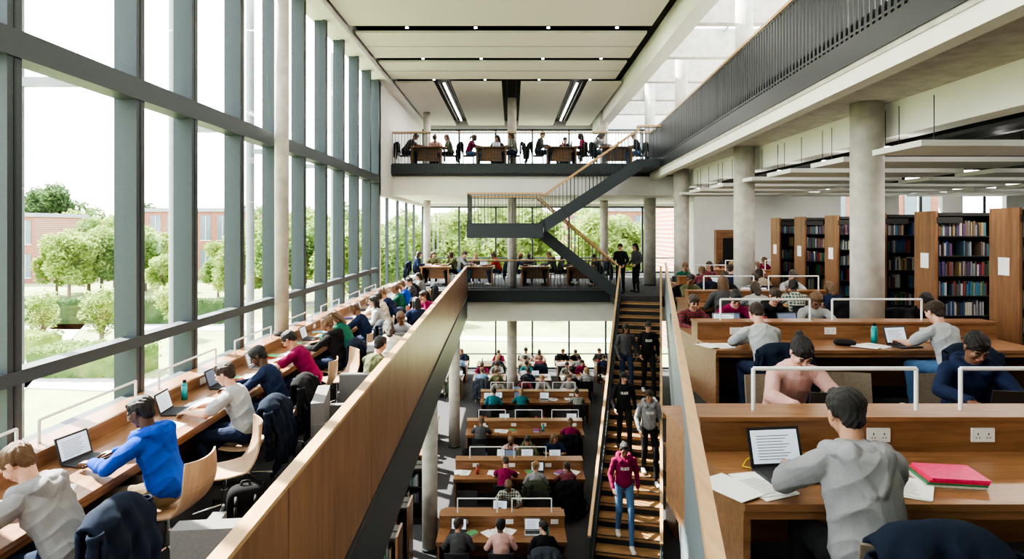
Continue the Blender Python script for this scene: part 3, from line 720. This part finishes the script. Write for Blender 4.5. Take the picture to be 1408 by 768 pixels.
for y,r,m in((3.85,.1,LAPD),(5.4,-.2,LAP),(6.85,.1,LAP),(7.95,0,LAPD),(9.1,.1,LAPS),(11.4,0,LAP),(13.4,.1,LAPS),(15.5,0,LAP),(17,0,LAPS)): inst('laptop',m,(-3.66,y,ZL+.751),HP+r)
for y in(4.75,6.35,7.25,8.5,9.6,10.1,12.3,12.8,14.4,16.2): inst('paper_sheets',PAP,(-3.5,y,ZL+.751),HP+R.uniform(-.4,.4))
for y in(8.3,9.75,10.8,12.0,14.0,16.5): inst('textbook',R.choice(BK),(-3.7,y,ZL+.751),HP+R.uniform(-.6,.6))
for y in(7.35,10.6,13.0): inst('water_bottle',R.choice(BT),(-3.85,y,ZL+.751))
inst('backpack',BP,(-2.45,5.75,ZL),.4); inst('backpack',BP,(-2.9,8.4,ZL),1.2); inst('backpack',BP,(-2.0,6.6,ZL),1.2); inst('backpack',BP,(-2.3,10.0,ZL),.2)
def pc(u,v):
    th=v*2*math.pi; ph=-HP+u*math.pi; return(.05*math.cos(th)*math.cos(ph),.13*math.sin(th)*math.cos(ph)**.6,.04+.04*math.sin(ph))
b=MB(); b.sheet(pc,8,14,.003,BLACK); b.obj('pencil_case',(-3.5,6.1,ZL+.75),.3,smooth=True)
for i,y in enumerate((4.4,7.3,8.6,10.2,11.8,13.6,15.4)):
    inst('lounge_chair',LC,(XP(y)-.62,y,ZL),-HP+.2 if i%2 else .1)
for i,y in enumerate((8.6,10.2,11.8,13.6,15.4)):
    person(XP(y)-.67,y,ZL-.03,[-.4,.3,3.0,.4,2.8][i],VAR[i][0],VAR[i][1],VAR[i][2],False,False,['olive','white','grey','navy','maroon'][i],i%3,i%3,1,1,1)
inst('backpack',BP,(-1.95,5.6,ZL),.2); inst('backpack',BP,(-1.9,6.0,ZL),2.2)
inst('jacket',JK[2],(XP(7.3)-.65,7.3,ZL),HP)

# --- right desks
study_desk(1.23,6.3,3.3,5.15,0,railL=1.4,r0=.4,sock=.68,s0=.48)
inst('side_chair',SC,(1.72,2.95,0),0); inst('jacket',JK[0],(1.80,2.93,-.05),0,1.05)
person(1.72,2.98,0,-.02,'s_type','quiff','long',True,True,'grey',1,0,1,1,1.08,.014)
person(2.38,5.5,0,math.pi,'s_write','bun','long',False,True,'pink',0,0,1,1,1.05,.006); inst('side_chair',SC,(2.38,5.52,0),math.pi)
person(3.98,5.5,0,math.pi-.35,'s_read','short','long',True,True,'navy',2,0,1,1,1.06,.008); inst('side_chair',SC,(3.98,5.55,0),math.pi)
inst('side_chair',SC,(3.1,5.6,0),math.pi-.1)
inst('laptop',LAP,(1.62,3.66,.751),.12,1.05); inst('laptop',LAPD,(2.42,4.86,.751),math.pi-.1); inst('laptop',LAPD,(3.85,4.9,.751),math.pi-.2)
inst('paper_sheets',PAP,(1.40,3.52,.751),.35,1.1); inst('paper_sheets',PAP,(2.2,3.5,.751),-.5); inst('paper_sheets',PAP,(1.95,4.85,.751),.3)
b=MB()
for i,c in enumerate(((.75,.72,.7),(.05,.25,.12),(.75,.05,.12),(.8,.06,.2))):
    o=.012*i
    b.box(-.16+o,.16+o*.5,-.12-o*.3,.12-o*.3,.014*i,.014*i+.012,plain('folder_%d'%i,c,.4))
b.obj('folder_stack',(2.5,3.62,.751),-.15)
b=MB(); pts=[(.11*math.cos(t),.09*math.sin(t),.012+.004*math.sin(5*t)) for t in np.linspace(0,9,40)]; b.tube(pts,.006,BLACK); b.cyl((.11,0,.0),(.11,0,.05),.035,BLACK); b.cyl((-.11,0,.0),(-.11,0,.05),.035,BLACK); b.obj('headphones',(2.2,3.82,.751),.3)
b=MB(); b.tube([(0,0,.1),(-.06,-.04,.04),(-.16,-.1,.006),(-.22,-.2,.006),(-.12,-.26,.006),(.0,-.2,.006),(.1,-.16,.01)],.004,plain('yellow_cable',(.75,.6,.05),.4)); b.obj('charging_cable',(1.62,4.0,.755))
# row 2
study_desk(2.45,6.4,7.5,9.3,0,railL=1.5)
person(2.95,7.15,0,.05,'s_write','short','long',False,True,'lgrey',0,1,0,1,1.05); inst('side_chair',SC2,(2.95,7.1,0),0); inst('jacket',JK[0],(2.95,7.1,0),0)
person(5.05,7.15,0,.25,'s_type','short','short',False,True,'lgrey',0,1,2,0,1.06); inst('side_chair',SC2,(5.0,7.1,0),0); inst('jacket',JK[0],(5.0,7.1,0),0)
inst('laptop',LAP,(4.85,7.72,.751),.2); inst('paper_sheets',PAP,(2.6,7.75,.751),.2); inst('paper_sheets',PAP,(4.5,7.75,.751),.6)
inst('water_bottle',BT[0],(4.62,7.98,.751),0,1.1)
b=MB(); b.sheet(pc,8,14,.003,BLACK); b.obj('pencil_case',(4.15,7.8,.75),1.2,smooth=True)
for x,t in((2.75,'plaid'),(3.35,'maroon'),(3.95,'black'),(4.6,'lgrey'),(6.15,'black')): rnd_person(x,9.7,0,math.pi,t)
inst('backpack',BP,(3.6,7.0,0),1)
# row 3/4
study_desk(3.5,6.4,11.7,13.4,0,railL=1.3)
for x,t in((3.85,'char'),(4.5,'lgrey'),(5.2,'plaidg'),(5.9,'navy')): rnd_person(x,11.35,0,0,t)
for x,t in((3.9,'olive'),(4.6,'black'),(5.3,'stripe'),(6.05,'lgrey')): rnd_person(x,13.8,0,math.pi,t)
study_desk(4.35,6.5,15.6,17.2,0,railL=1.2)
for x in(4.7,5.4,6.1): rnd_person(x,15.25,0,0); rnd_person(x+.1,17.6,0,math.pi)
study_desk(6.1,8.5,18.2,19.6,0,railL=1.2)
for x in(6.4,7.1,7.8): rnd_person(x,17.9,0,0); rnd_person(x+.2,20.0,0,math.pi)
for x,y in((3.3,9.0),(4.4,9.0),(4.2,12.0),(5.2,12.1),(5.0,13.1),(5.,15.9)): clutter(x,y,.751,n=3)

# --- bookshelves
BC=[plain('book_%d'%i,c,.6) for i,c in enumerate(((.20,.04,.035),(.03,.06,.15),(.04,.12,.07),(.42,.39,.33),(.04,.04,.05),(.26,.19,.10),(.18,.18,.2),(.09,.04,.11),(.12,.08,.06),(.04,.14,.2),(.06,.06,.08),(.05,.09,.12),(.3,.3,.3),(.04,.03,.03)))]
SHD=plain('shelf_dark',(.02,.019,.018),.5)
def bookshelf(x0,y0,L,h,z,seed,dep=.5,two=False):
    rr=random.Random(seed); b=MB()
    b.box(-.04,0,-.02,dep+.02,0,h,WALS); b.box(L,L+.04,-.02,dep+.02,0,h,WALS)
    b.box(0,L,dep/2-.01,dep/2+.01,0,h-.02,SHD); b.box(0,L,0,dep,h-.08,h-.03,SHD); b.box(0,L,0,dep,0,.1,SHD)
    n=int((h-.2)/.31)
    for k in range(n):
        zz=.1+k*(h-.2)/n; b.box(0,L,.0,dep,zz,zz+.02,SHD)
        x=.03
        while x<L-.1:
            if rr.random()<.04: x+=rr.uniform(.08,.25); continue
            w=rr.uniform(.018,.04); hh=rr.uniform(.18,.25)
            b.box(x,x+w-.002,.03+rr.uniform(0,.03),dep/2-.02,zz+.02,zz+.02+hh,rr.choice(BC)); x+=w
    x=0
    while x<L: b.box(x,x+.03,0,dep,0,h-.03,SHD); x+=.95
    b.box(-.045,-.04,.15,.35,1.55,1.8,PAPER)
    b.box(-.02,.4,-.03,-.02,h-.2,h-.1,SHD)
    return b.obj('library_bookshelf',(x0,y0,z))
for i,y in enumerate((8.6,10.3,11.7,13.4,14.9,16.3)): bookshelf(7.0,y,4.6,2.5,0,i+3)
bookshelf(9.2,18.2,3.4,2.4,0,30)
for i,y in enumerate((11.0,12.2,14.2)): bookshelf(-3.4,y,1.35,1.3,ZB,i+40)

# right ceiling panels
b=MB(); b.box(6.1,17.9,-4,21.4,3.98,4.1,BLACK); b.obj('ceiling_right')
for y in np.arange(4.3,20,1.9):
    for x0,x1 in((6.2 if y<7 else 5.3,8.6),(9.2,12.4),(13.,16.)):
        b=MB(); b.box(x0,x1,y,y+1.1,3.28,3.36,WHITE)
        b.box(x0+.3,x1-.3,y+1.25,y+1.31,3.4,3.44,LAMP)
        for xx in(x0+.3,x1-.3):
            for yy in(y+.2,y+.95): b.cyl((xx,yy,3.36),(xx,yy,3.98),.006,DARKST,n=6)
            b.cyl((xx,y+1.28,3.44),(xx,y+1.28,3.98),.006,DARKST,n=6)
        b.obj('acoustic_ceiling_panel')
b=MB(); b.cyl((7.2,4,3.75),(7.2,21,3.75),.16,DARKST,n=16); b.cyl((11,4,3.7),(11,21,3.7),.2,DARKST,n=16); b.obj('ventilation_duct')

# --- lower floor study rows
rows=[(-1.45,1.05,11.9,13.4),(-1.4,1.75,14.9,16.4),(-1.35,2.1,18.1,19.6),(-1.1,2.7,21.5,23.0)]
for ri,(x0,x1,y0,y1) in enumerate(rows):
    study_desk(x0,x1,y0,y1,ZB,railL=1.1,sock=.9)
    n=3 if ri==0 else 4
    for i in range(n):
        x=x0+.45+(x1-x0-.9)*i/(n-1)
        if ri==0: rnd_person(x,y0-.33,ZB,0,['char','pink','black'][i],jk=(i==2))
        elif R.random()<.85: rnd_person(x,y0-.33,ZB,0,dark=R.random()<.25)
        if R.random()<.8: rnd_person(x+.15*(1 if i<2 else -1),y1+.33,ZB,math.pi)
        else: inst('side_chair',SC2,(x,y1+.3,ZB),math.pi)
        clutter(x,y0+.33,ZB+.751,n=2); clutter(x,y1-.3,ZB+.751,n=2)
def table(x,y,z,w,d):
    b=MB(); b.box(-w/2,w/2,-d/2,d/2,.71,.75,WALX)
    for sx in(-1,1):
        b.box(sx*(w/2-.08)-.03,sx*(w/2-.08)+.03,-d/2+.05,d/2-.05,0,.71,WALX)
    b.box(-w/2+.1,w/2-.1,-.02,.02,.25,.71,WALX); b.obj('library_table',(x,y,z))
for x in(-2.6,-.9,.9,2.6,4.3):
    for y in(25.2,27.8):
        table(x,y,ZB,1.3,1.1)
        for s in(-1,1):
            if R.random()<.85: rnd_person(x+s*.3,y-.85,ZB,0,sc=1.0)
            if R.random()<.85: rnd_person(x+s*.3,y+.85,ZB,math.pi)
        clutter(x,y,ZB+.751,n=4)
for x,y in((4.2,14.),(4.9,17.),(-3.,17.),(-3,19.5)):
    table(x,y,ZB,1.4,1.)
    rnd_person(x,y-.8,ZB,0); rnd_person(x,y+.8,ZB,math.pi); clutter(x,y,ZB+.751,n=4)
inst('backpack',BP,(1.6,14.6,ZB),1); inst('backpack',BP,(-1.3,17.9,ZB),2); inst('backpack',BP,(1.2,11.7,ZB),2)
# --- rear mezzanine + upper balcony tables
for x in(-3.0,-1.3,.9,2.7):
    table(x,24.7,0,1.2,.9)
    for s in(-1,1):
        rnd_person(x+s*.8,24.7,0,s*HP,dark=True)
    rnd_person(x-.2,25.6,0,math.pi); clutter(x,24.7,.751,n=3)
person(3.75,21.6,0,2.6,'w_stand','short','long',False,False,'black',0,0,1); person(4.35,21.9,0,2.0,'w_stand','long','long',False,False,'char',0,0,1)
for x in(-3.1,-.75,1.8,3.8):
    table(x,23.0,ZU,1.2,.8)
    for s in(-1,1): rnd_person(x+s*.85,23.0,ZU,s*HP,dark=R.random()<.5,jk=R.random()<.5)
    if x<2: rnd_person(x+.2,23.85,ZU,math.pi)
    clutter(x,23.,ZU+.751,n=4)
# --- stair people
def on_stair(y,x,**k):
    T=20.5; n=26; run=9.0/n; i=math.floor((T-y)/run); zz=-(i+1)*4.5/n
    person(x,y,zz,math.pi+k.pop('r',0),pose=k.pop('pose','w_walk'),hi=True,**k)
on_stair(16.6,3.02,top='char',hair='long',skin=2,hc=0,pants=0,sc=1.04,prt=False)
on_stair(16.5,3.58,top='black',hair='quiff',skin=1,hc=0,pants=1,shoe=0,sc=1.08)
on_stair(14.7,2.62,top='black',hair='long',skin=0,hc=0,pants=1,sc=1.05)
on_stair(14.1,3.08,top='grey',hair='quiff',skin=1,hc=1,pants=1,shoe=0,sc=1.1,hood=True)
on_stair(12.65,2.26,top='maroon',hair='bun',skin=2,hc=0,pants=2,shoe=0,sc=1.1,hood=True)

# ---------------------------------------------------------------- exterior
b=MB(); b.box(-220,220,-60,260,ZB-.5,ZB-.22,GRASS); b.obj('ground_lawn')
b=MB()
def pathseg(p0,p1,w): b.beam((p0[0],p0[1],ZB-.2),(p1[0],p1[1],ZB-.2),w,.06,PATH)
pathseg((-90,38),(-5,26),2.2); pathseg((-70,62),(60,52),3.0); pathseg((-14,12),(-40,60),2.0); pathseg((-9,0),(-9,70),2.2); pathseg((-9,40),(40,36),1.6); pathseg((-60,46),(-14,44),3.5); b.obj('garden_path')
LEAVES=[leafmat('leaf_a',(.33,.42,.15)),leafmat('leaf_b',(.22,.31,.12)),leafmat('leaf_c',(.11,.17,.08))]
BARK=plain('bark',(.16,.13,.10),.9,bump=.5)
def tree_mesh(seed,mat,nl=6500,h=8,r=3.0,leaf=.2,lo=.30):
    rr=random.Random(seed); b=MB()
    b.cyl((0,0,0),(0,0,h*.5),.2,BARK,r1=.12)
    cl=[]
    for i in range(16):
        a=rr.random()*6.28; q=rr.uniform(.2,.75)*r; c=(q*math.cos(a),q*math.sin(a),h*rr.uniform(lo,.86)); cl.append((c,rr.uniform(.3,.48)*r))
        b.cyl((0,0,h*.3),c,.06,BARK,r1=.02,n=6)
    cl.append(((0,0,h*.88),r*.42))
    for i in range(nl):
        c,q=rr.choice(cl); d=Vector((rr.gauss(0,1),rr.gauss(0,1),rr.gauss(0,1))).normalized()*q*rr.uniform(.6,1.05)
        p=Vector(c)+d; u=Vector((rr.gauss(0,1),rr.gauss(0,1),rr.gauss(0,.6))).normalized(); v=u.orthogonal().normalized()
        s=leaf*rr.uniform(.6,1.3)
        b.add([p-u*s,p-v*s*.6,p+u*s,p+v*s*.6],[(0,1,2,3)],mat)
    return b.mesh('tree')
TR=[tree_mesh(1,LEAVES[0]),tree_mesh(2,LEAVES[1]),tree_mesh(3,LEAVES[2],h=9,r=3),tree_mesh(4,LEAVES[0],nl=1600,h=5,r=1.4,leaf=.12)]
rt=random.Random(5)
def px_tree(px,y,s,k): inst('tree',TR[k],((px-704)/F*y,y,ZB-.3),rt.random()*6,s)
for px,y,s,k in [(60,36,.72,3),(140,34,.8,3),(235,40,.75,3),(455,34,.8,3),
  (78,66,.7,0),(95,62,.85,0),(122,70,1.0,1),(140,66,.9,0),(158,72,1.05,0),(182,66,.95,1),(200,70,.9,0),(345,60,.95,0),(372,56,.9,1),(405,60,1.0,0),(435,58,.95,1),(465,62,1.0,0),(495,60,1.0,1),(520,56,.9,0),(318,58,.8,0),(300,64,.6,1),(225,62,.55,0),
  (-15,64,.9,1),(-30,60,.9,0),(55,100,1.5,2),(75,98,1.55,2),(200,104,1.25,2),(340,104,1.2,2),(100,92,1.2,0),(130,96,1.25,1),(170,96,1.2,0),(360,80,1.2,1),(420,80,1.2,0),(480,78,1.25,1)]:
    px_tree(px,y,s,k)
for i in range(34):
    x=-105+i*5.2+rt.uniform(-2,2); inst('tree',TR[rt.choice([0,1,0,1])],(x,rt.uniform(108,122),ZB-.3),rt.random()*6,rt.uniform(1.0,1.45))
for i in range(13): inst('tree',TR[rt.choice([0,1,0])],(-14+i*3.9+rt.uniform(-1,1),rt.uniform(46,58),ZB-.3),rt.random()*6,rt.uniform(.9,1.2))
def shrub(x,y,L,w,h,mat,name='hedge'):
    rr=random.Random(int(x*7+y)); b=MB()
    b.box(-L/2+.1,L/2-.1,-w/2+.1,w/2-.1,0,h-.15,mat)
    for i in range(int(L*w*220)):
        p=Vector((rr.uniform(-L/2,L/2),rr.uniform(-w/2,w/2),rr.uniform(.05,h))); u=Vector((rr.gauss(0,1),rr.gauss(0,1),rr.gauss(0,1))).normalized(); v=u.orthogonal().normalized(); s=.09
        if rr.random()<.6: p.z=h+rr.uniform(-.12,.12)
        b.add([p-u*s,p-v*s*.6,p+u*s,p+v*s*.6],[(0,1,2,3)],mat)
    b.obj(name,(x,y,ZB-.22))
shrub(-8.2,14,2.0,14,1.6,LEAVES[1]); shrub(-7.4,6,2.2,9,1.4,LEAVES[0]); shrub(-34,46,26,1.5,1.7,LEAVES[2]); shrub(-58,50,16,1.6,2,LEAVES[1]); shrub(-20,30,5,2.5,1.3,LEAVES[1]); shrub(-27,34,4,2,1.2,LEAVES[0])
def building(x0,x1,y,h,dep=10,fl=2,name='brick_building'):
    b=MB(); z0=ZB-.3; b.box(x0,x1,y,y+dep,z0,z0+h,BRICK); b.box(x0-.2,x1+.2,y-.2,y+dep,z0+h,z0+h+.5,plain('roof_grey',(.3,.32,.35),.6))
    fh=h/fl
    for k in range(fl):
        x=x0+.8
        while x<x1-1.6:
            b.box(x,x+1.4,y-.06,y,z0+k*fh+.8,z0+k*fh+fh-.5,plain('ext_window',(.16,.2,.24),.15)); b.box(x-.08,x+1.48,y-.1,y-.04,z0+k*fh+.7,z0+k*fh+.8,WHITE); b.box(x+.67,x+.73,y-.09,y-.05,z0+k*fh+.8,z0+k*fh+fh-.5,WHITE); x+=2.3
    b.obj(name)
building(-50.5,-37,86,9.4,fl=2); building(-66,-61,80,8.6); building(6,26,70,9,fl=2); building(9,24,34,9.5,dep=6,fl=3)

# ---------------------------------------------------------------- light
w=bpy.data.worlds.new('World'); bpy.context.scene.world=w; w.use_nodes=True; nt=w.node_tree; nt.nodes.clear()
o=nt.nodes.new('ShaderNodeOutputWorld'); bg=nt.nodes.new('ShaderNodeBackground'); tc=nt.nodes.new('ShaderNodeTexCoord'); sx=nt.nodes.new('ShaderNodeSeparateXYZ'); cr=nt.nodes.new('ShaderNodeValToRGB')
nt.links.new(tc.outputs['Generated'],sx.inputs[0]); nt.links.new(sx.outputs['Z'],cr.inputs[0]); nt.links.new(cr.outputs[0],bg.inputs[0]); nt.links.new(bg.outputs[0],o.inputs[0])
cr.color_ramp.elements[0].color=(1,.99,.97,1); cr.color_ramp.elements[1].color=(.78,.88,1,1); bg.inputs['Strength'].default_value=6.2
sun=bpy.data.lights.new('sun','SUN'); sun.energy=30; sun.angle=.01; sun.color=(1,.93,.82); so=bpy.data.objects.new('sun',sun); COL.objects.link(so)
dirv=Vector((.72,-.45,-.86)); so.rotation_euler=dirv.to_track_quat('-Z','Y').to_euler()
def area(x,y,z,sx,sy,e,c=(1,.94,.86)):
    l=bpy.data.lights.new('lamp','AREA'); l.shape='RECTANGLE'; l.size=sx; l.size_y=sy; l.energy=e*1.2; l.color=c
    ob=bpy.data.objects.new('ceiling_lamp',l); ob.location=(x,y,z); COL.objects.link(ob)
for y in(3.53,9.33,15.48): area(0,y,7.12,6,.1,130)
for x in(-2.35,2.25): area(x,25,7.1,.3,6,110)
for y in(5.,9.,13,17.): area(8,y,3.26,3,.3,90)
for y in(5.,9.,13,17.): area(12,y,3.26,3,.3,70)
for x in(-2.5,0,2.5): area(x,26,3.38,.3,5,50); area(x,26,-1.15,.3,5,45)
for y in(9,14,18): area(-2.8,y,-1.0,.3,2,30); area(6.5,y,-.4,.3,3,50)
try:
    bpy.context.scene.view_settings.view_transform='AgX'
    bpy.context.scene.view_settings.look='AgX - High Contrast'
except Exception as e: print(e)

cam=bpy.data.cameras.new('camera'); co=bpy.data.objects.new('camera',cam); COL.objects.link(co)
co.location=(0,0,2.2); co.rotation_euler=(math.pi/2,0,0); cam.sensor_width=36; cam.lens=F/1408*36; cam.shift_y=-69/1408; cam.clip_end=600
bpy.context.scene.camera=co
